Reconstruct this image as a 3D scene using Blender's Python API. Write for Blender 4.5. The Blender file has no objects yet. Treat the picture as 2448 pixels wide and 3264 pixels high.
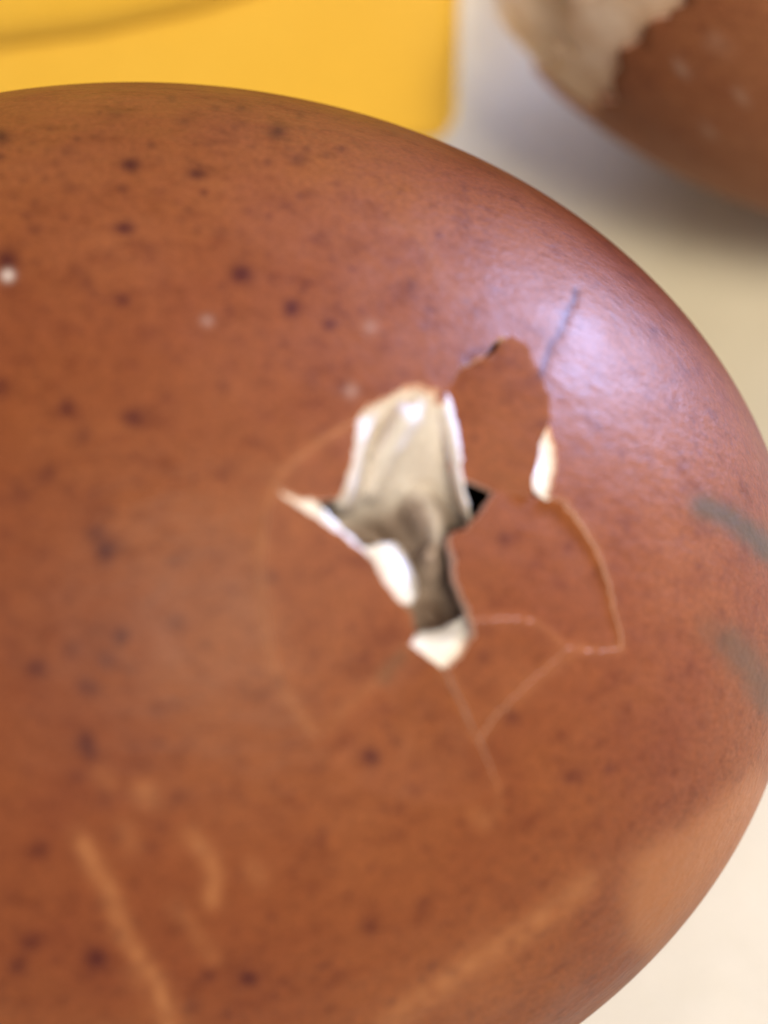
import bpy, bmesh, math, random
import numpy as np
from mathutils import Vector, Matrix, noise
from mathutils.geometry import delaunay_2d_cdt

random.seed(4)
S = 0.01                      # geometry is written in centimetres, built in metres
scene = bpy.context.scene
C = scene.collection

# ------------------------------------------------------------------ camera
PITCH = math.radians(65)
FPX = 1224 / math.tan(math.radians(13))       # focal length in photograph pixels
RIGHT = np.array([1.0, 0, 0])
UP = np.array([0, math.sin(PITCH), math.cos(PITCH)])
FWD = np.array([0, math.cos(PITCH), -math.sin(PITCH)])
EGG_R, EGG_A = 2.15, 2.67                     # short and long half axes of the egg
EGG_C = np.array([0, 0, EGG_R])
CAM = EGG_C - (-0.9974 * RIGHT - 0.44345 * UP + 6.8768 * FWD)
EGG_AX = 0.9985 * RIGHT + 0.0431 * UP + 0.020 * FWD
EGG_AX[2] = 0; EGG_AX /= np.linalg.norm(EGG_AX)

cam_data = bpy.data.cameras.new('camera')
cam = bpy.data.objects.new('camera', cam_data); C.objects.link(cam)
cam.location = Vector(CAM * S)
cam.rotation_euler = (math.pi / 2 - PITCH, 0, 0)
cam_data.sensor_fit = 'HORIZONTAL'
cam_data.sensor_width = 36
cam_data.lens = 18 / math.tan(math.radians(13))
cam_data.clip_start = 0.002; cam_data.clip_end = 20
cam_data.dof.use_dof = True
cam_data.dof.focus_distance = 6.05 * S
cam_data.dof.aperture_fstop = 36
scene.camera = cam

# ------------------------------------------------------------------ light
scene.view_settings.view_transform = 'Standard'
scene.view_settings.look = 'None'
scene.view_settings.gamma = 1
scene.view_settings.exposure = 0
w = bpy.data.worlds.new('World'); scene.world = w; w.use_nodes = True
w.node_tree.nodes['Background'].inputs[0].default_value = (0.84, 0.78, 1.0, 1)
w.node_tree.nodes['Background'].inputs[1].default_value = 0.30


def area(name, loc, target, size, power, color, size_y=None):
    d = bpy.data.lights.new(name, 'AREA'); d.energy = power; d.color = color
    d.shape = 'RECTANGLE'; d.size = size * S; d.size_y = (size_y or size) * S
    o = bpy.data.objects.new(name, d); C.objects.link(o)
    o.location = Vector(loc) * S
    o.rotation_euler = (Vector(target) - Vector(loc)).to_track_quat('-Z', 'Y').to_euler()
    return o


# ------------------------------------------------------------------ egg geometry helpers
def pix_ray(px, py):
    X = (np.asarray(px, float) - 1224) / FPX; Y = -(np.asarray(py, float) - 1632) / FPX
    d = X[..., None] * RIGHT + Y[..., None] * UP + FWD
    return d / np.linalg.norm(d, axis=-1)[..., None]


def pix_egg(px, py):
    """points of the egg surface seen at photograph pixels (analytic ellipsoid hit)"""
    d = pix_ray(px, py)
    o = CAM - EGG_C

    def q(v, u):
        va = v @ EGG_AX; ua = u @ EGG_AX
        return va * ua / EGG_A ** 2 + ((v * u).sum(-1) - va * ua) / EGG_R ** 2
    a = q(d, d); b = q(o + 0 * d, d); c = q(o + 0 * d, o + 0 * d) - 1
    disc = np.maximum(b * b - a * c, 0)
    t = (-b - np.sqrt(disc)) / a
    return CAM + t[..., None] * d


def egg_at(u):
    """egg surface along unit directions u from its centre"""
    ua = u @ EGG_AX
    r = 1 / np.sqrt(ua ** 2 / EGG_A ** 2 + (1 - ua ** 2) / EGG_R ** 2)
    return EGG_C + u * r[..., None]


def project(P):
    v = P - CAM
    z = v @ FWD
    return np.stack([1224 + FPX * (v @ RIGHT) / z, 1632 - FPX * (v @ UP) / z], -1)


def egg_normal(P):
    v = P - EGG_C; va = v @ EGG_AX
    n = va[..., None] * EGG_AX / EGG_A ** 2 + (v - va[..., None] * EGG_AX) / EGG_R ** 2
    return n / np.linalg.norm(n, axis=-1)[..., None]


HOLE = pix_egg(np.array(1400.), np.array(1700.)) - EGG_C
HOLE /= np.linalg.norm(HOLE)
T1 = RIGHT - (RIGHT @ HOLE) * HOLE; T1 /= np.linalg.norm(T1)
T2 = np.cross(HOLE, T1)


def to_chart(u):
    c = np.clip(u @ HOLE, -1, 1); th = np.arccos(c)
    a, b = u @ T1, u @ T2; h = np.hypot(a, b) + 1e-12
    return np.stack([th * a / h, th * b / h], -1)


def from_chart(q):
    th = np.hypot(q[..., 0], q[..., 1]); k = np.where(th < 1e-9, 1, np.sin(th) / np.maximum(th, 1e-9))
    return np.cos(th)[..., None] * HOLE + (q[..., 0] * k)[..., None] * T1 + (q[..., 1] * k)[..., None] * T2


def pix_chart(pts):
    p = np.array(pts, float)
    v = pix_egg(p[:, 0], p[:, 1]) - EGG_C
    return to_chart(v / np.linalg.norm(v, axis=-1)[:, None])


def seg_dist(P, A, B):
    d = B - A; t = np.clip(((P - A) @ d) / (d @ d + 1e-12), 0, 1)
    return np.linalg.norm(P - (A + t[:, None] * d), axis=1), t


def line_dist(P, pts):
    best = np.full(len(P), 1e9)
    for a, b in zip(pts[:-1], pts[1:]):
        best = np.minimum(best, seg_dist(P, np.array(a, float), np.array(b, float))[0])
    return best


def inside(P, poly):
    poly = np.array(poly, float); x, y = P[:, 0], P[:, 1]
    r = np.zeros(len(P), bool)
    j = len(poly) - 1
    for i in range(len(poly)):
        xi, yi = poly[i]; xj, yj = poly[j]
        c = ((yi > y) != (yj > y)) & (x < (xj - xi) * (y - yi) / (yj - yi + 1e-15) + xi)
        r ^= c; j = i
    return r


# ------------------------------------------------------------------ object helpers
def obj(name, mesh, mat=None, parent=None, label=None, category=None, kind=None, group=None):
    o = bpy.data.objects.new(name, mesh); C.objects.link(o)
    for m in (mat if isinstance(mat, (list, tuple)) else [mat]):
        if m: mesh.materials.append(m)
    if parent: o.parent = parent
    for k, v in (('label', label), ('category', category), ('kind', kind), ('group', group)):
        if v: o[k] = v
    return o


def empty(name, loc, label, category):
    o = bpy.data.objects.new(name, None); C.objects.link(o)
    o.location = Vector(loc) * S; o.empty_display_size = 0.005
    o['label'] = label; o['category'] = category
    return o


def mesh_from(name, verts, faces, origin=(0, 0, 0), smooth=True):
    me = bpy.data.meshes.new(name)
    v = (np.asarray(verts) - np.asarray(origin)) * S
    me.from_pydata([tuple(p) for p in v], [], [tuple(f) for f in faces])
    if smooth:
        me.polygons.foreach_set('use_smooth', [True] * len(me.polygons))
    me.update()
    return me


# ------------------------------------------------------------------ material helpers
class N:
    def __init__(s, name):
        s.m = bpy.data.materials.new(name); s.m.use_nodes = True
        s.t = s.m.node_tree; s.b = s.t.nodes['Principled BSDF']

    def node(s, kind, **kw):
        n = s.t.nodes.new(kind)
        for k, v in kw.items():
            if isinstance(k, str) and hasattr(n, k): setattr(n, k, v)
        return n

    def link(s, a, b): s.t.links.new(a, b)

    def noise(s, scale, detail=3, rough=0.55, stretch=None, coord='Object'):
        tc = s.node('ShaderNodeTexCoord'); out = tc.outputs[coord]
        if stretch:
            mp = s.node('ShaderNodeMapping'); mp.inputs['Scale'].default_value = stretch
            s.link(out, mp.inputs[0]); out = mp.outputs[0]
        n = s.node('ShaderNodeTexNoise'); n.inputs['Scale'].default_value = scale
        n.inputs['Detail'].default_value = detail; n.inputs['Roughness'].default_value = rough
        s.link(out, n.inputs['Vector'])
        return n.outputs['Fac']

    def ramp(s, fac, stops):
        r = s.node('ShaderNodeValToRGB'); e = r.color_ramp.elements
        while len(e) < len(stops): e.new(0.5)
        for el, (p, c) in zip(e, stops):
            el.position = p; el.color = (*c, 1) if len(c) == 3 else c
        s.link(fac, r.inputs[0]); return r.outputs['Color']

    def mix(s, fac, a, b, mode='MIX'):
        m = s.node('ShaderNodeMix', data_type='RGBA', blend_type=mode)
        for sock, v in ((m.inputs[0], fac), (m.inputs[6], a), (m.inputs[7], b)):
            if isinstance(v, (int, float)): sock.default_value = v
            elif isinstance(v, tuple): sock.default_value = (*v, 1)
            else: s.link(v, sock)
        return m.outputs[2]

    def math(s, op, a, b):
        m = s.node('ShaderNodeMath', operation=op)
        for sock, v in ((m.inputs[0], a), (m.inputs[1], b)):
            if isinstance(v, (int, float)): sock.default_value = v
            else: s.link(v, sock)
        return m.outputs[0]

    def bump(s, h, strength, dist):
        b = s.node('ShaderNodeBump'); b.inputs['Strength'].default_value = strength
        b.inputs['Distance'].default_value = dist; s.link(h, b.inputs['Height'])
        s.link(b.outputs[0], s.b.inputs['Normal'])


def mat_shell(name, base, dark, light, rough=0.46):
    n = N(name)
    big = n.noise(70, 3, 0.6)
    c = n.ramp(big, [(0.3, dark), (0.52, base), (0.72, light)])
    # fine mottling, drawn out along the egg's girth as the pigment was laid down
    fine = n.noise(1300, 3, 0.6, (0.7, 1.0, 1.0))
    f2 = n.ramp(fine, [(0.30, (0.62, 0.50, 0.52)), (0.45, (0.98, 0.96, 0.96)), (0.70, (1.10, 1.12, 1.08))])
    c = n.mix(0.62, c, f2, 'MULTIPLY')
    grain = n.ramp(n.noise(5600, 3, 0.75), [(0.3, (0.66, 0.64, 0.66)), (0.7, (1.30, 1.30, 1.30))])
    c = n.mix(0.8, c, grain, 'MULTIPLY')
    at = n.node('ShaderNodeAttribute', attribute_name='marks')
    sp = n.node('ShaderNodeSeparateColor'); n.link(at.outputs['Color'], sp.inputs[0])
    c = n.mix(sp.outputs[0], c, (0.050, 0.007, 0.009))          # liver-coloured speckles
    c = n.mix(sp.outputs[1], c, (0.47, 0.200, 0.078))             # pale streaks, flaked breaks, and floor bounce painted as a patch
    c = n.mix(sp.outputs[2], c, (0.075, 0.062, 0.036))           # grey pencil-like smudges
    c = n.mix(at.outputs['Alpha'], c, (0.80, 0.72, 0.62))       # specks of chalk
    n.link(c, n.b.inputs['Base Color'])
    rr = n.ramp(n.noise(300, 3), [(0.3, (rough - .05,) * 3), (0.7, (rough + .08,) * 3)])
    n.link(rr, n.b.inputs['Roughness'])
    n.b.inputs['Specular IOR Level'].default_value = 0.20
    h = n.noise(900, 5, 0.66, (0.55, 1.2, 1.2))
    n.bump(h, 0.5, 0.00016)
    return n.m


def mat_plain(name, c1, c2, scale=200, rough=0.6, sss=0.0, bump=0.2, grain=0.5, spec=0.4, tint=None):
    n = N(name)
    c = n.ramp(n.noise(scale, 4), [(0.32, c1), (0.68, c2)])
    g = n.ramp(n.noise(4200, 2, 0.7), [(0.3, (0.84,) * 3), (0.7, (1.14,) * 3)])
    c = n.mix(grain, c, g, 'MULTIPLY')
    if tint:                                  # damp, browner part of the membrane
        at = n.node('ShaderNodeAttribute', attribute_name='damp')
        c = n.mix(at.outputs['Fac'], c, tint)
    n.link(c, n.b.inputs['Base Color'])
    n.b.inputs['Roughness'].default_value = rough
    n.b.inputs['Specular IOR Level'].default_value = spec
    if sss:
        n.b.inputs['Subsurface Weight'].default_value = sss
        n.b.inputs['Subsurface Radius'].default_value = (1.0, 0.7, 0.5)
        n.b.inputs['Subsurface Scale'].default_value = 0.0012
    n.bump(n.noise(scale * 3, 4), bump, 0.0003)
    return n.m


M_shell = mat_shell('brown_shell', (0.212, 0.063, 0.020), (0.168, 0.042, 0.016), (0.250, 0.082, 0.027))
M_shell2 = mat_shell('brown_shell_old', (0.27, 0.105, 0.046), (0.22, 0.075, 0.032), (0.33, 0.14, 0.062), 0.6)
M_rim = mat_plain('shell_edge', (0.70, 0.42, 0.30), (0.80, 0.56, 0.42), 400, 0.7)
M_lining = mat_plain('shell_lining', (0.48, 0.34, 0.22), (0.58, 0.44, 0.30), 200, 0.7)
M_membrane = mat_plain('membrane', (0.64, 0.56, 0.48), (0.74, 0.67, 0.59), 260, 0.7, 0.25, 0.25, spec=0.2, tint=(0.25, 0.175, 0.135))
M_white = mat_plain('membrane_white', (0.84, 0.80, 0.74), (0.90, 0.88, 0.84), 260, 0.4, 0.2, 0.2)
M_tan = mat_plain('damp_membrane', (0.38, 0.30, 0.235), (0.58, 0.47, 0.35), 240, 0.5, 0.15, 0.3)
M_shade_core = mat_plain('shade_inside', (0.030, 0.018, 0.022), (0.05, 0.03, 0.03), 240, 0.6)  # near-black, stands in for shade inside the egg
M_yellow = mat_plain('yellow_plastic', (0.83, 0.51, 0.055), (0.87, 0.55, 0.07), 60, 0.38, 0.0, 0.05, 0.5)
M_floor = mat_plain('cream_floor', (0.54, 0.51, 0.40), (0.69, 0.655, 0.53), 45, 0.75, 0.0, 0.25, 0.5)
M_crust = mat_plain('tan_crust', (0.60, 0.42, 0.27), (0.84, 0.71, 0.57), 260, 0.6, 0.1, 0.3)

# ------------------------------------------------------------------ setting
fl = []
nx = 40
for j in range(nx + 1):
    for i in range(nx + 1):
        x = -60 + 120 * i / nx; y = -60 + 120 * j / nx
        fl.append((x, y, 0))
ff = [(j * (nx + 1) + i, j * (nx + 1) + i + 1, (j + 1) * (nx + 1) + i + 1, (j + 1) * (nx + 1) + i)
      for j in range(nx) for i in range(nx)]
obj('floor', mesh_from('floor', fl, ff), M_floor, kind='structure')

# ------------------------------------------------------------------ the cracked egg
# outlines read off the shell (photograph pixels), turned into places on the egg's surface
HOLE_EDGE_TOP = [(870, 1549), (960, 1590), (1040, 1592), (1085, 1585), (1105, 1540), (1130, 1450), (1138, 1340),
                 (1165, 1298), (1230, 1265), (1300, 1228), (1345, 1226), (1400, 1242), (1395, 1268), (1412, 1287)]
A_LEFT = [(1412, 1287), (1434, 1325), (1452, 1412), (1470, 1480), (1488, 1516), (1540, 1530), (1592, 1560)]
A_BOT = [(1592, 1560), (1651, 1573), (1716, 1578)]
A_RIGHT = [(1412, 1287), (1445, 1213), (1481, 1162), (1540, 1135), (1570, 1096), (1600, 1072), (1645, 1094),
           (1674, 1150), (1738, 1262), (1745, 1335)]
SLIVER_IN = [(1745, 1335), (1728, 1397), (1722, 1466), (1711, 1520), (1716, 1578)]
SLIVER_OUT = [(1745, 1335), (1760, 1385), (1774, 1430), (1775, 1500), (1758, 1560), (1752, 1582)]
SLIV_B = [(1716, 1578), (1752, 1582)]
B_ARC = [(1752, 1582), (1800, 1596), (1856, 1667), (1906, 1749), (1938, 1844), (1955, 1930), (1975, 2000), (1982, 2066)]
B_BOT = [(1982, 2066), (1900, 2074), (1811, 2066), (1760, 2015), (1701, 1976), (1600, 1970), (1516, 1978)]
B_LEFT = [(1592, 1560), (1560, 1618), (1518, 1662), (1500, 1684), (1465, 1688), (1448, 1708), (1460, 1763), (1466, 1835), (1492, 1907), (1509, 1955),
          (1516, 1978)]
C_HOLE = [(1516, 1978), (1517, 2016), (1490, 2066), (1447, 2121), (1424, 2136)]
CRACK = [(1424, 2136), (1466, 2215), (1500, 2292), (1530, 2360)]
CRACK_END = [(1530, 2360), (1563, 2436), (1592, 2520)]
C_BOT = [(1811, 2066), (1725, 2145), (1640, 2222), (1575, 2290), (1530, 2360)]
D_HOLE1 = [(870, 1549), (900, 1580), (960, 1618), (1050, 1675), (1100, 1708), (1165, 1757), (1194, 1784), (1226, 1846),
           (1270, 1903), (1317, 1948), (1334, 2010), (1316, 2052)]
D_HOLE2 = [(1316, 2052), (1340, 2068), (1375, 2095), (1424, 2136)]
D_CROSS = [(1316, 2052), (1270, 2110), (1232, 2165), (1150, 2240), (1080, 2300), (1010, 2345)]
D_LEFT = [(870, 1549), (842, 1660), (830, 1790), (838, 1930), (858, 2060), (900, 2180), (950, 2270), (1010, 2345)]
D_LOW = [(1010, 2345), (1060, 2430), (1150, 2510), (1290, 2560), (1450, 2570), (1592, 2520)]
E_OUT = [(870, 1549), (905, 1505), (950, 1462), (1040, 1395), (1138, 1340)]

rs = np.random.RandomState(7)


def rough_line(pts, amp, step=14):
    """subdivide and make slightly jagged, deterministic; end points stay"""
    out = []
    pts = np.array(pts, float)
    for a, b in zip(pts[:-1], pts[1:]):
        L = np.linalg.norm(b - a); k = max(1, int(L / step)); nrm = np.array([-(b - a)[1], (b - a)[0]]) / (L + 1e-9)
        out.append(a)
        for i in range(1, k):
            out.append(a + (b - a) * i / k + nrm * rs.normal(0, amp))
    out.append(pts[-1])
    return np.array(out)


L = {}
for nm, am in (('HOLE_EDGE_TOP', 3), ('A_LEFT', 2.5), ('A_BOT', 2), ('A_RIGHT', 3), ('SLIVER_IN', 2), ('SLIVER_OUT', 2),
               ('SLIV_B', 1), ('B_ARC', 3), ('B_BOT', 3), ('B_LEFT', 3), ('C_HOLE', 3), ('CRACK', 2.5), ('CRACK_END', 2), ('C_BOT', 3),
               ('D_HOLE1', 2.5), ('D_HOLE2', 2), ('D_CROSS', 3), ('D_LEFT', 3), ('D_LOW', 3), ('E_OUT', 3)):
    L[nm] = rough_line(globals()[nm], am)


def split_at(line, pt):
    i = int(np.argmin(np.linalg.norm(line - np.array(pt, float), axis=1)))
    return line[:i + 1], line[i:]


def loop(*parts):
    out = []
    for p in parts:
        nmn, rev = (p[1:], True) if isinstance(p, str) and p[0] == '-' else (p, False)
        a = L[nmn] if isinstance(nmn, str) else nmn
        if rev: a = a[::-1]
        out += [tuple(q) for q in a[:-1]]
    return out


ht_a, ht_b = split_at(L['HOLE_EDGE_TOP'], (1138, 1340)); L['HT_E'] = ht_a; L['HT_R'] = ht_b
bb_a, bb_b = split_at(L['B_BOT'], (1811, 2066)); L['BB_R'] = bb_a; L['BB_L'] = bb_b
REG = {
    'A': loop('A_LEFT', 'A_BOT', '-SLIVER_IN', '-A_RIGHT'),
    'B': loop('A_BOT', 'SLIV_B', 'B_ARC', 'B_BOT', '-B_LEFT'),
    'C': loop('-BB_L', 'C_BOT', '-CRACK', '-C_HOLE'),
    'D': loop('D_HOLE1', 'D_CROSS', '-D_LEFT'),
    'G': loop('D_HOLE2', 'CRACK', 'CRACK_END', '-D_LOW', '-D_CROSS'),
    'E': loop('HT_E', '-E_OUT'),
}
OPEN = loop('E_OUT', 'HT_R', 'A_RIGHT', 'SLIVER_OUT', 'B_ARC', 'BB_R', 'C_BOT', 'CRACK_END', '-D_LOW', '-D_LEFT')

# constraint edges in chart space, with shared nodes
nodes = {}; cverts = []; cedges = []


def node_id(p):
    k = (round(p[0], 2), round(p[1], 2))
    if k not in nodes:
        nodes[k] = len(cverts); cverts.append(p)
    return nodes[k]


for nm in ('HOLE_EDGE_TOP', 'A_LEFT', 'A_BOT', 'A_RIGHT', 'SLIVER_IN', 'SLIVER_OUT', 'SLIV_B', 'B_ARC', 'B_BOT', 'B_LEFT',
           'C_HOLE', 'CRACK', 'CRACK_END', 'C_BOT', 'D_HOLE1', 'D_HOLE2', 'D_CROSS', 'D_LEFT', 'D_LOW', 'E_OUT'):
    ids = [node_id(p) for p in L[nm]]
    cedges += [(a, b) for a, b in zip(ids[:-1], ids[1:]) if a != b]
cch = pix_chart(cverts)

# grid points: fine in the part of the egg that faces the viewer, coarse behind
H = 0.0080
gx = np.arange(-1.75, 1.75, H)
G = np.stack(np.meshgrid(gx, np.arange(-1.75, 1.75, H * 0.87)), -1)
G[1::2, :, 0] += H / 2
G = G.reshape(-1, 2)
r_ = np.hypot(G[:, 0], G[:, 1])
Pg = egg_at(from_chart(G)); pg = project(Pg)
facing = ((egg_normal(Pg) * (CAM - Pg)).sum(-1) > -0.4)
fine = (r_ < 1.7) & facing & (pg[:, 0] > -60) & (pg[:, 0] < 2520) & (pg[:, 1] > 150) & (pg[:, 1] < 3340)
Gf = G[fine]
near = np.zeros(len(Gf), bool)
for a, b in cedges:
    A_, B_ = cch[a], cch[b]
    m = (np.abs(Gf[:, 0] - A_[0]) < 0.02) & (np.abs(Gf[:, 1] - A_[1]) < 0.02)
    if m.any():
        idx = np.where(m)[0]
        near[idx[seg_dist(Gf[idx], A_, B_)[0] < 0.0028]] = True
Gf = Gf[~near]
HC = 0.045
rings = []
for th in np.arange(HC, 3.12, HC):
    k = max(8, int(2 * math.pi * max(math.sin(th), 0.15) / HC))
    ph = np.arange(k) / k * 2 * math.pi + th * 7
    rings.append(np.stack([th * np.cos(ph), th * np.sin(ph)], -1))
Gc = np.concatenate(rings)
# drop coarse points inside the fine part
Pc = egg_at(from_chart(Gc)); pc = project(Pc)
fc = ((egg_normal(Pc) * (CAM - Pc)).sum(-1) > -0.4) & (np.hypot(Gc[:, 0], Gc[:, 1]) < 1.7) & (pc[:, 0] > -60) & (pc[:, 0] < 2520) & (pc[:, 1] > 150) & (pc[:, 1] < 3340)
Gc = Gc[~fc]
allp = np.concatenate([cch, Gf, Gc])
cv, ce, cf, *_ = delaunay_2d_cdt([Vector(p) for p in allp], cedges, [], 0, 1e-6)
cv = np.array([tuple(v) for v in cv]); cf = np.array([tuple(f) for f in cf])
V3 = egg_at(from_chart(cv))
VP = project(V3)
vfront = ((egg_normal(V3) * (CAM - V3)).sum(-1) > 0)
cent = cv[cf].mean(1)


def chart_poly(pts): return pix_chart(pts)


reg = np.full(len(cf), -1)
names = list(REG)
is_open = inside(cent, chart_poly(OPEN))
for i, k in enumerate(names):
    reg[inside(cent, chart_poly(REG[k])) & is_open] = i
main = ~is_open

# ---- marks in the shell colour: R speckle, G pale lines and painted floor bounce, B smudge, A chalk speck
SPECK = [  # x, y, radius, strength, stretch
    (415, 525, 26, .8, 1.4), (628, 555, 24, .75, 1.5), (395, 728, 24, .85, 1.5), (770, 872, 34, 1.0, 1.1), (20, 830, 34, .9, 1),
    (395, 955, 20, .6, 1.2), (930, 980, 25, .7, 1), (1053, 1035, 20, .65, 1.2), (885, 418, 26, .65, 1.4), (945, 508, 22, .4, 1.6),
    (210, 1300, 24, .6, 1), (425, 1330, 30, .6, 1.2), (265, 1390, 24, .4, 1), (150, 1510, 26, .5, .9), (160, 1500, 22, .4, 1),
    (315, 1695, 28, .5, 1.2), (340, 1758, 32, .85, 1), (560, 1790, 22, .4, 1), (385, 2025, 26, .65, 1.1), (335, 2100, 26, .5, 1),
    (118, 2132, 28, .75, 1), (275, 2190, 28, .55, 1.3), (225, 2075, 26, .4, 1.2), (272, 2365, 32, .85, .7), (290, 2400, 24, .6, .8), (215, 480, 22, .25, 1.5),
    (330, 2540, 22, .35, 1), (245, 2475, 22, .35, 1.2), (565, 2540, 26, .35, 1.1), (310, 3055, 30, .8, .9), (100, 3000, 32, .5, 1.2),
    (790, 3118, 30, .8, 1.4), (665, 3105, 20, .5, 1.2), (55, 3080, 30, .5, 1), (610, 3210, 26, .4, 1), (1185, 2415, 28, .65, 1.1),
    (1180, 2955, 26, .4, 1), (1630, 2285, 24, .45, 1), (1622, 1712, 24, .45, 1), (860, 1840, 26, .35, 1.2), (130, 2705, 26, .4, 1),
    (0, 1230, 26, .5, 1), (70, 1580, 26, .35, 1.3), (250, 865, 20, .3, 1.6), (110, 730, 20, .35, 1.8), (590, 385, 20, .35, 1.8), (370, 365, 20, .3, 1.8),
    (1840, 2470, 24, .35, 1), (1545, 2095, 18, .4, 1), (1310, 910, 22, .3, 1.2), (530, 1270, 20, .3, 1.3), (500, 2260, 24, .3, 1), (880, 2180, 24, .3, .9),
    (1940, 2452, 18, .35, 1.1), (1810, 2480, 18, .3, 1.1), (0, 435, 26, .7, 1.2), (230, 600, 20, .3, 1.7), (700, 740, 18, .3, 1.5), (1010, 1180, 18, .25, 1.3),
    (2085, 1055, 14, .35, 1), (570, 2900, 24, .25, 1), (480, 2700, 24, .3, 1)]
rsp = random.Random(11)
for _ in range(700):           # faint small freckles
    SPECK.append((rsp.uniform(0, 1500), rsp.uniform(300, 3250), rsp.uniform(7, 14), rsp.uniform(.18, .55) * rsp.random() ** .5, rsp.uniform(1, 1.6)))
for _ in range(60):
    SPECK.append((rsp.uniform(1500, 2350), rsp.uniform(700, 2700), rsp.uniform(8, 16), rsp.uniform(.05, .18), rsp.uniform(1, 1.6)))
PALE_LINES = [([(265, 2690), (300, 2760), (345, 2830), (375, 2920), (400, 2990), (450, 3060), (500, 3130), (520, 3200), (540, 3290)], 26, .62),  # pale streaks: path, width, strength
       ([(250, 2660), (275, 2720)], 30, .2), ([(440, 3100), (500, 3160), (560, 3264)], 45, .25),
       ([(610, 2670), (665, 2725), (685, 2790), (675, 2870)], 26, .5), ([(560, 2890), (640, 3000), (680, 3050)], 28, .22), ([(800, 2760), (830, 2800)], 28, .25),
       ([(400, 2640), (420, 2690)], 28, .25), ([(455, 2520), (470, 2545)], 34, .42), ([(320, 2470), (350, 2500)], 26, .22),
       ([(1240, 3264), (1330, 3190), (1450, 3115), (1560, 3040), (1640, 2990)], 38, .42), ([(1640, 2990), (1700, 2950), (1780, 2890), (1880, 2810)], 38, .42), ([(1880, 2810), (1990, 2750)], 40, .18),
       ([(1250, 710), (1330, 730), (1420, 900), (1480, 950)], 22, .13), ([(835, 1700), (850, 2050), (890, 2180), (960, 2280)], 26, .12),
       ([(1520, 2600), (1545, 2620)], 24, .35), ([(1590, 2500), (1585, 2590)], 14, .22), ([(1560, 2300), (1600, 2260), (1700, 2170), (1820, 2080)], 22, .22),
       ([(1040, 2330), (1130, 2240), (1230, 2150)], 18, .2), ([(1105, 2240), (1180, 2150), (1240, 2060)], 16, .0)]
for nm_, r_w, s_w in (('D_LEFT', 14, .6), ('CRACK', 14, .6), ('CRACK_END', 10, .5), ('C_BOT', 15, .45), ('B_ARC', 12, .5), ('B_BOT', 15, .5), ('E_OUT', 14, .8),
                      ('A_RIGHT', 8, .35), ('D_CROSS', 9, .3), ('HOLE_EDGE_TOP', 9, .5), ('D_HOLE1', 9, .45)):
    PALE_LINES.append((globals()[nm_], r_w * .8, s_w * .6))         # pigment flaked off along the breaks
FLOOR_BOUNCE = [(2020, 2740), (2085, 2680), (2180, 2640), (2290, 2560), (2400, 2470), (2500, 2500), (2420, 2700), (2250, 2880), (2080, 3060), (2010, 2990), (1990, 2860)]  # light bounced off the floor, painted into the shell colour
SMUDGE = [([(2240, 1612), (2330, 1655), (2400, 1705), (2470, 1770)], 36, .85), ([(2330, 2045), (2400, 2130), (2460, 2240)], 48, .6), ([(2270, 2010), (2330, 2050)], 44, .28),
          ([(1232, 2158), (1290, 2090)], 22, .45)]
CHALK = [(25, 878, 16, .95), (660, 1022, 16, .2), (1120, 1246, 20, .18), (1180, 1042, 20, .12)]


def soft(d, r): return 1 / (1 + np.exp((d - r) / (0.30 * r + 1)))


def marks(P):
    """P: photograph pixel of each vertex -> RGBA amounts"""
    n = len(P); R = np.zeros(n); Gn = np.zeros(n); B = np.zeros(n); A = np.zeros(n)
    wob = np.array([noise.noise(Vector((p[0] * .02, p[1] * .02, 3.1))) for p in P])
    for x, y, r, s, k in SPECK:
        d = np.hypot((P[:, 0] - x) / k ** .5, (P[:, 1] - y) * k ** .5) * (1 + 0.35 * wob)
        R = np.maximum(R, min(1, s * 1.45) * np.exp(-(d / r) ** 2 * 0.9))
    for pts, r, s in PALE_LINES:
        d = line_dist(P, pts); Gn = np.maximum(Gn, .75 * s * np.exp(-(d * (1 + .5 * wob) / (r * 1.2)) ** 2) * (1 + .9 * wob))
    poly = np.array(FLOOR_BOUNCE + FLOOR_BOUNCE[:1], float)
    d = line_dist(P, poly); ins = inside(P, FLOOR_BOUNCE); sd = np.where(ins, d, -d)
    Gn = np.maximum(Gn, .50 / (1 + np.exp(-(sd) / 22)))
    for pts, r, s in SMUDGE:
        d = line_dist(P, pts); B = np.maximum(B, s * soft(d + 10 * wob, r))
    for x, y, r, s in CHALK:
        d = np.hypot(P[:, 0] - x, P[:, 1] - y); A = np.maximum(A, s * np.exp(-(d / r) ** 2))
    return np.clip(np.stack([R, Gn, B, A], -1), 0, 1)


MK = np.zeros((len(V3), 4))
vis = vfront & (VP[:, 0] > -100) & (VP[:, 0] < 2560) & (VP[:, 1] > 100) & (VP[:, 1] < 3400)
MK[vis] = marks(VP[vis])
# hairline crack running out from the broken part towards the end of the egg
HAIR = [(1700, 1200), (1729, 1185), (1754, 1104), (1792, 1047), (1805, 1000), (1830, 960), (1836, 925)]
HAIR2 = [(1560, 1112), (1510, 1120), (1490, 1165)]
dh = np.minimum(line_dist(VP, HAIR), line_dist(VP, HAIR2) + 4)
N3 = egg_normal(V3)
groove = np.where(vis, np.exp(-(dh / 12) ** 2), 0)
V3d = V3 - N3 * (0.004 * groove)[:, None]
MK[:, 0] = np.maximum(MK[:, 0], groove * 0.85)


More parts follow.
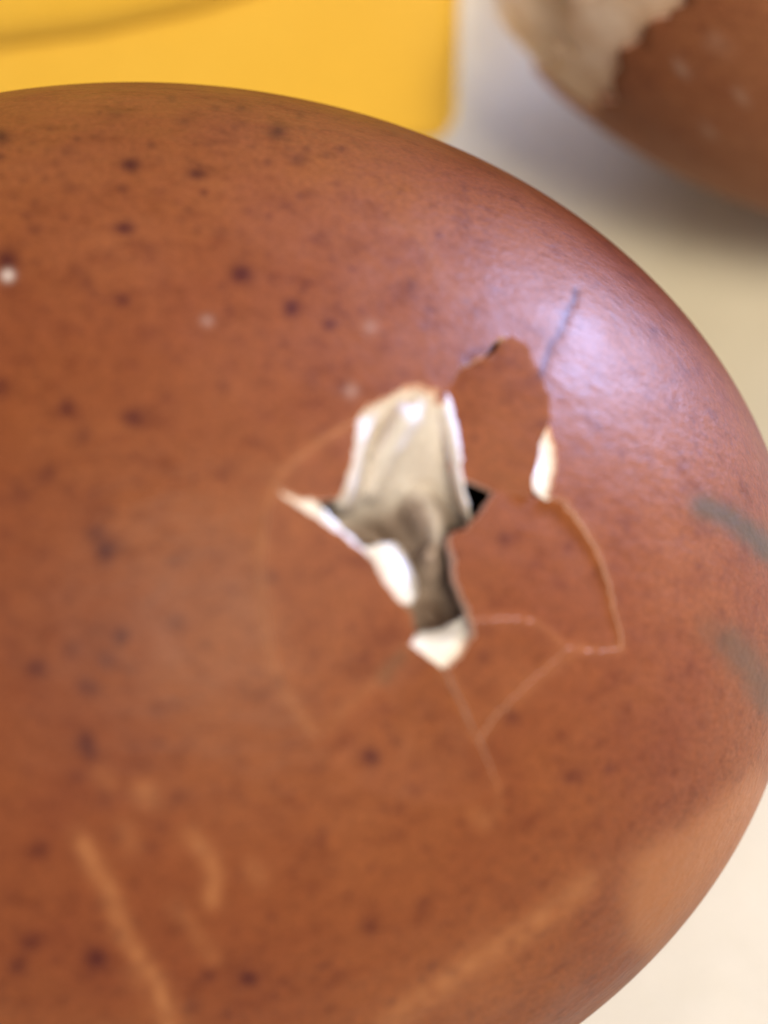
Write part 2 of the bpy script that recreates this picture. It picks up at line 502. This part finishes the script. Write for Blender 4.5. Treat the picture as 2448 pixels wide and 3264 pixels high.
def submesh(mask, verts, name, origin):
    fcs = cf[mask]; used = np.unique(fcs); remap = -np.ones(len(verts), int); remap[used] = np.arange(len(used))
    me = mesh_from(name, verts[used], remap[fcs], origin)
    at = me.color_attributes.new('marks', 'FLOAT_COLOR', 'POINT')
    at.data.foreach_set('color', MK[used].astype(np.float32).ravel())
    cnt = {}
    for f in remap[fcs]:
        for a, b in ((f[0], f[1]), (f[1], f[2]), (f[2], f[0])):
            k = (min(a, b), max(a, b)); cnt[k] = cnt.get(k, 0) + 1
    me.edges.foreach_get('vertices', ev := np.zeros(len(me.edges) * 2, np.int32))
    for e, (a, b) in zip(me.edges, ev.reshape(-1, 2)):
        if cnt.get((min(a, b), max(a, b)), 0) == 1: e.use_edge_sharp = True
    return me, used


egg = empty('hatching_egg', (0, 0, 0), 'large speckled brown egg with a jagged pipped hole showing pale membrane', 'egg')


def solid(o, t=0.036):
    m = o.modifiers.new('thickness', 'SOLIDIFY'); m.thickness = t * S; m.offset = -1
    m.material_offset = 1; m.material_offset_rim = 2; m.use_even_offset = False
    return o


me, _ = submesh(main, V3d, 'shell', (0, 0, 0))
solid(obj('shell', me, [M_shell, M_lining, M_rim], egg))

# the plates round the hole: each moved and tipped a little, as they have been pushed from inside
TILT = {  # sink (cm, + is down), tip about T1 / T2 in degrees, shrink
    'A': (0.010, 5.0, -13.0, 0.98),
    'B': (0.020, -1.0, -2.0, 0.994),
    'C': (0.006, 1.0, -1.0, 0.996),
    'D': (0.004, -1.0, 4.0, 0.996),
    'G': (0.010, 0.3, -3.0, 0.998),
    'E': (0.004, 1.0, 3.0, 0.995),
}
LAB = {'A': 'dark brown plate tipped inward above the gap', 'B': 'large plate right of the hole with a pale arched edge'}
for i, k in enumerate(names):
    mask = reg == i
    sink, rx, ry, sc = TILT[k]
    fcs = cf[mask]; used = np.unique(fcs)
    c0 = V3[used].mean(0); nrm = egg_normal(c0[None])[0]
    Rm = np.array((Matrix.Rotation(math.radians(rx), 3, Vector(T1)) @ Matrix.Rotation(math.radians(ry), 3, Vector(T2))))
    W = V3d.copy()
    if k == 'G':           # still hinged along its lower edge, pushed in along the crack
        dl = line_dist(VP[used], L['D_LOW'])
        W[used] = V3d[used] - egg_normal(V3[used]) * (0.040 * np.clip(dl / 260, 0, 1))[:, None]
    else: W[used] = c0 + ((V3d[used] - c0) * sc) @ Rm.T - nrm * sink
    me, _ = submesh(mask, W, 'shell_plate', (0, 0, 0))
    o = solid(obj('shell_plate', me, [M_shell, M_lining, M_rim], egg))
    if k in LAB: o['label'] = LAB[k]


# ---- soft things inside the hole: sheets lying below the shell, depth in cm under the outer surface
def sheet(name, outline, depth, mat, step=9, thick=0.012, parent=egg, label=None, holes=(), damp=None, wrinkle=0.012):
    out = rough_line(outline + outline[:1], 2.0, 12)[:-1]
    x0, y0 = out.min(0); x1, y1 = out.max(0)
    g = np.stack(np.meshgrid(np.arange(x0, x1, step), np.arange(y0, y1, step)), -1).reshape(-1, 2)
    ln = [tuple(p) for p in out] + [tuple(out[0])]
    hl = []
    for h in holes:
        hl.append(rough_line(list(h) + [h[0]], 1.5, 12)[:-1])
    keep = inside(g, out) & (line_dist(g, ln) > step * .5)
    for h in hl: keep &= ~inside(g, h) & (line_dist(g, [tuple(p) for p in h] + [tuple(h[0])]) > step * .5)
    pts = [tuple(p) for p in out]; ed = [(i, (i + 1) % len(out)) for i in range(len(out))]
    for h in hl:
        b = len(pts); pts += [tuple(p) for p in h]; ed += [(b + i, b + (i + 1) % len(h)) for i in range(len(h))]
    pts = np.array(pts + [tuple(p) for p in g[keep]])
    v, e, f, *_ = delaunay_2d_cdt([Vector(p) for p in pts], ed, [], 0, 1e-4)
    v = np.array([tuple(p) for p in v]); f = np.array([tuple(q) for q in f])
    c = v[f].mean(1); ok = inside(c, out)
    for h in hl: ok &= ~inside(c, h)
    f = f[ok]
    P = pix_egg(v[:, 0], v[:, 1]); n = egg_normal(P)
    wr = np.array([noise.fractal(Vector((p[0] * .012, p[1] * .012, len(name))), 1.0, 2.0, 4) for p in v])
    d = depth(v) + wrinkle * wr
    P = P + pix_ray(v[:, 0], v[:, 1]) * d[:, None]
    me_ = mesh_from(name, P, f)
    if damp:
        me_.attributes.new('damp', 'FLOAT', 'POINT').data.foreach_set('value', np.clip(damp(v), 0, 1).astype(np.float32))
    o = obj(name, me_, mat, parent)
    m = o.modifiers.new('thickness', 'SOLIDIFY'); m.thickness = thick * S; m.offset = -1
    if label: o['label'] = label
    return o


def bumpf(v, x, y, rx, ry, ang=0):
    a = math.radians(ang); dx = v[:, 0] - x; dy = v[:, 1] - y
    u = dx * math.cos(a) + dy * math.sin(a); w_ = -dx * math.sin(a) + dy * math.cos(a)
    return np.exp(-(u / rx) ** 2 - (w_ / ry) ** 2)


def ridge(v, pts, r):
    return np.exp(-(line_dist(v, pts) / r) ** 2)


def d_membrane(v):
    y = v[:, 1]
    d = 0.06 + 0.24 * np.clip((y - 1330) / 330, 0, 1) ** 1.2
    d -= 0.06 * ridge(v, [(1180, 1560), (1225, 1450), (1280, 1350), (1320, 1290)], 34)            # fold running down left
    d -= 0.20 * ridge(v, [(1410, 1270), (1445, 1400), (1475, 1520), (1508, 1655)], 20) * np.clip((y - 1280) / 250, 0.15, 1)   # torn edge along the dark gap
    d -= 0.15 * ridge(v, [(1085, 1600), (1125, 1480), (1145, 1360)], 32) * np.clip((y - 1300) / 250, 0.1, 1)
    d += 0.05 * bumpf(v, 1205, 1370, 28, 60, 30)
    d += 0.05 * bumpf(v, 1310, 1290, 30, 26)
    return d


def d_fold(v):
    d = 0.30 + 0 * v[:, 0]
    d -= 0.15 * bumpf(v, 1350, 1640, 105, 55, 60)
    d -= 0.06 * ridge(v, [(1290, 1550), (1355, 1590), (1390, 1650), (1400, 1720), (1370, 1770)], 20)
    d += 0.14 * bumpf(v, 1190, 1710, 80, 50, 30)
    d -= 0.10 * bumpf(v, 1370, 1800, 55, 60)
    d += 0.10 * bumpf(v, 1370, 1970, 55, 50)
    d += 0.10 * bumpf(v, 1435, 1700, 22, 22)
    d -= 0.20 * ridge(v, [(1455, 1755), (1474, 1860), (1510, 1960), (1530, 2030)], 24)
    return d


def blend(v):
    x, y = v[:, 0], v[:, 1]
    line = 1560 + 0.35 * (1330 - x) * (x < 1330) + 0.9 * np.clip(x - 1385, 0, 200)     # where the fold begins
    t = np.clip((y - line + 50) / 130, 0, 1)
    return t * t * (3 - 2 * t)


def d_all(v):
    t = blend(v)
    return (1 - t) * d_membrane(v) + t * d_fold(v)


def d_damp(v):
    a = blend(v) * 0.85
    a = np.maximum(a, 0.30 * bumpf(v, 1340, 1480, 60, 110))
    a -= 0.45 * ridge(v, [(1345, 1570), (1385, 1640), (1395, 1720)], 16)
    a += 0.25 * bumpf(v, 1370, 1960, 60, 60)
    a -= 0.9 * ridge(v, [(1450, 1750), (1466, 1850), (1500, 1950), (1520, 2020)], 24)
    return a


sheet('inner_membrane', [(1040, 1580), (1090, 1450), (1110, 1340), (1150, 1250), (1300, 1195), (1400, 1210),
                         (1432, 1290), (1456, 1400), (1468, 1490), (1486, 1580), (1507, 1660), (1480, 1684), (1446, 1688), (1440, 1712), (1470, 1740),
                         (1500, 1780), (1530, 1850), (1560, 1950), (1560, 2060), (1480, 2120), (1330, 2100), (1270, 1990), (1160, 1850), (1060, 1740), (1020, 1640)],
      d_all, M_membrane, damp=d_damp, wrinkle=0.007)
sheet('membrane_scrap', [(1120, 1730), (1165, 1745), (1200, 1738), (1250, 1733), (1285, 1765), (1312, 1830), (1322, 1890), (1305, 1925), (1240, 1920), (1180, 1840)],
      lambda v: 0.10 - 0.04 * bumpf(v, 1255, 1835, 90, 40, 62) + 0.08 * np.clip((v[:, 0] - 1275 - (v[:, 1] - 1830) * .4) / 40, 0, 1), M_white, label='bright white oval of membrane by the left edge')
sheet('membrane_scrap', [(1290, 2045), (1340, 2020), (1400, 2016), (1450, 1990), (1485, 1950), (1540, 1960), (1560, 2030), (1530, 2120), (1450, 2170), (1370, 2150)],
      lambda v: 0.07 - 0.02 * bumpf(v, 1430, 2060, 60, 40) + 0.08 * np.clip((2050 - v[:, 1]) / 60, 0, 1), M_white, label='bright white membrane at the bottom point of the hole')
sheet('membrane_scrap', [(1448, 1735), (1500, 1740), (1510, 1850), (1540, 1920), (1560, 1990), (1530, 2040), (1495, 2010), (1480, 1950), (1452, 1880), (1440, 1800)],
      lambda v: 0.05 + 0.16 * np.clip((1472 - v[:, 0] + (v[:, 1] - 1760) * .22) / 40, 0, 1), M_membrane, label='grey-white strip of membrane along the right edge', wrinkle=0.006)
sheet('membrane_scrap', [(1690, 1350), (1770, 1340), (1810, 1430), (1810, 1520), (1780, 1580), (1740, 1600), (1690, 1560), (1680, 1500)],
      lambda v: 0.040 + 0 * v[:, 0], M_white, label='white sliver of membrane beside the tipped plate')
sheet('membrane_scrap', [(860, 1530), (960, 1570), (1000, 1596), (1052, 1656), (1112, 1712), (1168, 1764), (1150, 1800), (1040, 1740), (930, 1660), (860, 1580)],
      lambda v: 0.042 + 0 * v[:, 0], M_white, label='narrow pale strip of membrane in the left corner')

# dark core added behind the membrane so the small gaps look shaded
bm = bmesh.new(); bmesh.ops.create_icosphere(bm, subdivisions=4, radius=1)
for v in bm.verts:
    u = np.array(v.co); p = egg_at(u[None])[0] - EGG_C
    v.co = Vector((EGG_C + p * (0.70 + 0.03 * noise.noise(v.co * 3))) * S)
me = bpy.data.meshes.new('shade_core'); bm.to_mesh(me); bm.free()
me.polygons.foreach_set('use_smooth', [True] * len(me.polygons))
obj('shade_core', me, M_shade_core, egg)


# ------------------------------------------------------------------ the hatched half shell on the right
def floor_at(px, py, z=0):
    d = pix_ray(np.array(float(px)), np.array(float(py)))
    return CAM + d * ((z - CAM[2]) / d[2])


def half_shell():
    Rb, Ra = 2.14, 2.74
    n = Vector(-0.94 * RIGHT + 0.232 * UP - 0.252 * FWD).normalized()     # way the opening faces
    hz = math.sqrt(Ra ** 2 * n.z ** 2 + Rb ** 2 * (1 - n.z ** 2))
    c = Vector(floor_at(2883, -591, hz))
    root = empty('hatched_shell', (c.x, c.y, 0), 'broken brown half shell lying open with a ragged edge and cream lining', 'eggshell')
    q = n.to_track_quat('Z', 'Y').to_matrix()
    low_dir = Vector(-0.95 * UP + 0.15 * FWD - 0.25 * RIGHT).normalized()
    K, J = 220, 70
    jag = [0.0] * K
    for a in range(K):
        t = a / K * 2 * math.pi
        jag[a] = 0.10 * noise.noise(Vector((math.cos(t) * 3, math.sin(t) * 3, 0))) + 0.06 * noise.noise(Vector((math.cos(t) * 9, math.sin(t) * 9, 4))) + 0.02 * noise.noise(Vector((math.cos(t) * 25, math.sin(t) * 25, 4)))

    def build(r_off, top_extra, jf, name, mat, thick, mats=None):
        vs, fs = [], []
        for j in range(J + 1):
            for a in range(K):
                t = a / K * 2 * math.pi
                zt = 1.33 + top_extra + jag[a] * 1.6 * jf + (0.08 * noise.noise(Vector((math.cos(t) * 5, math.sin(t) * 5, 9 + jf))) if top_extra else 0)
                if not top_extra:
                    zt -= 0.12 * max(0.0, (q @ Vector((math.cos(t), math.sin(t), 0))).dot(low_dir)) ** 7
                zt = min(zt / Ra, 0.9)
                lat0 = -math.pi / 2 + 0.002; lat1 = math.asin(zt)
                la = lat0 + (lat1 - lat0) * j / J
                rr = (Rb - r_off) * math.cos(la); zz = (Ra - r_off) * math.sin(la)
                k = 1 + 0.004 * noise.noise(Vector((math.cos(t) * 2, math.sin(t) * 2, la * 2)))
                p = q @ Vector((rr * math.cos(t) * k, rr * math.sin(t) * k, zz)) + c
                vs.append((p.x, p.y, p.z))
        for j in range(J):
            for a in range(K):
                b = (a + 1) % K
                fs.append((j * K + a, j * K + b, (j + 1) * K + b, (j + 1) * K + a))
        me = mesh_from(name, vs, fs, (c.x, c.y, 0))
        pp = project(np.array(vs))
        at = me.color_attributes.new('marks', 'FLOAT_COLOR', 'POINT')
        mk = np.zeros((len(vs), 4))
        for x, y, r_, s in ((2190, 225, 18, .5), (2295, 145, 22, .3), (2360, 300, 14, .2), (2260, 420, 14, .15)):
            mk[:, 3] = np.maximum(mk[:, 3], s * np.exp(-(np.hypot(pp[:, 0] - x, pp[:, 1] - y) / r_) ** 2))
        at.data.foreach_set('color', mk.astype(np.float32).ravel())
        o = obj(name, me, mats or mat, root)
        m = o.modifiers.new('thickness', 'SOLIDIFY'); m.thickness = thick * S; m.offset = -1
        if mats: m.material_offset = 1; m.material_offset_rim = 2
        return o
    build(0, 0, 1.0, 'shell', None, 0.036, [M_shell2, M_lining, M_rim])
    build(0.045, 0.20, 1.8, 'shell_membrane', M_crust, 0.014)
    return root


half_shell()


# ------------------------------------------------------------------ yellow plastic box at the back left
def yellow_box():
    edge = floor_at(1458, 492)                              # foot of its right corner
    root = empty('plastic_box', (edge[0], edge[1], 0), 'yellow plastic box with a rounded raised panel standing behind the egg', 'box')
    SL = 0.85                                               # the side leans back
    W, D_, Hh, R = 9.0, 5.0, 4.2, 0.16
    bm = bmesh.new()
    bmesh.ops.create_cube(bm, size=1)
    for v in bm.verts:
        v.co = Vector(((v.co.x - .5) * W, (v.co.y + .5) * D_, (v.co.z + .5) * Hh))
    bmesh.ops.bevel(bm, geom=bm.edges[:], offset=R, segments=8, affect='EDGES', profile=0.5)
    for v in bm.verts: v.co.y += SL * v.co.z
    bmesh.ops.transform(bm, matrix=Matrix.Scale(S, 4), verts=bm.verts)
    me = bpy.data.meshes.new('box_body'); bm.to_mesh(me); bm.free()
    me.polygons.foreach_set('use_smooth', [True] * len(me.polygons))
    obj('box_body', me, M_yellow, root)
    # raised round panel on its front: a shallow disc with a soft edge
    K, prof = 96, [(0, -0.05), (1.8, -0.08), (2.6, -0.14), (3.0, -0.19), (3.2, -0.19), (3.32, -0.15), (3.38, -0.08), (3.40, 0.05)]
    pts = []
    for px, py in ((0, 176), (480, 100), (800, 14)):        # three places on the panel's lower edge
        d = pix_ray(np.array(float(px)), np.array(float(py))); q3 = CAM + d * ((edge[1] - 0.05 + SL * CAM[2] - CAM[1]) / (d[1] - SL * d[2]))
        pts.append((q3[0] - edge[0], q3[2]))
    (x1, y1), (x2, y2), (x3, y3) = pts
    dd = 2 * (x1 * (y2 - y3) + x2 * (y3 - y1) + x3 * (y1 - y2))
    cx = ((x1**2 + y1**2) * (y2 - y3) + (x2**2 + y2**2) * (y3 - y1) + (x3**2 + y3**2) * (y1 - y2)) / dd
    cz = ((x1**2 + y1**2) * (x3 - x2) + (x2**2 + y2**2) * (x1 - x3) + (x3**2 + y3**2) * (x2 - x1)) / dd
    rad = math.hypot(x1 - cx, y1 - cz)
    print('PANEL', cx, cz, rad, pts)
    prof = [(r_ / 3.40 * rad, y_) for r_, y_ in prof]
    vs, fs = [], []
    for r, y in prof:
        for a in range(K):
            t = a / K * 2 * math.pi
            zz_ = cz + max(r, .01) * math.sin(t)
            vs.append((cx + max(r, .01) * math.cos(t), y + SL * zz_, zz_))
    for j in range(len(prof) - 1):
        for a in range(K):
            b = (a + 1) % K
            fs.append((j * K + a, j * K + b, (j + 1) * K + b, (j + 1) * K + a))
    obj('raised_panel', mesh_from('raised_panel', vs, fs), M_yellow, root)
    root.rotation_euler = (0, 0, math.radians(0))
    return root


yellow_box()

# ------------------------------------------------------------------ lamps
def refl(px, py):
    P = pix_egg(np.array(float(px)), np.array(float(py))); n = egg_normal(P[None])[0]
    d = P - CAM; d /= np.linalg.norm(d)
    return P, d - 2 * (d @ n) * n


P1, r1 = refl(1860, 1090)
P2, r2 = refl(960, 430)
print('REFL', P1, r1, P2, r2)
area('window_light', P1 + r1 * 60, P1, 12, 11.0, (0.44, 0.55, 1.0), 15)
area('far_window_light', P2 + np.array([0.16, 0.97, 0.16]) * 60, P2, 12, 2.2, (0.52, 0.60, 1.0), 15)
area('room_light', (13, -19, 50), (0, 0, 1), 15, 2.8, (1.0, 0.87, 0.66))
area('front_fill', (20, -30, 44), (0, 0, 1), 44, 0.7, (1.0, 0.84, 0.62))  # fill added to brighten the yellow box, no real lamp there
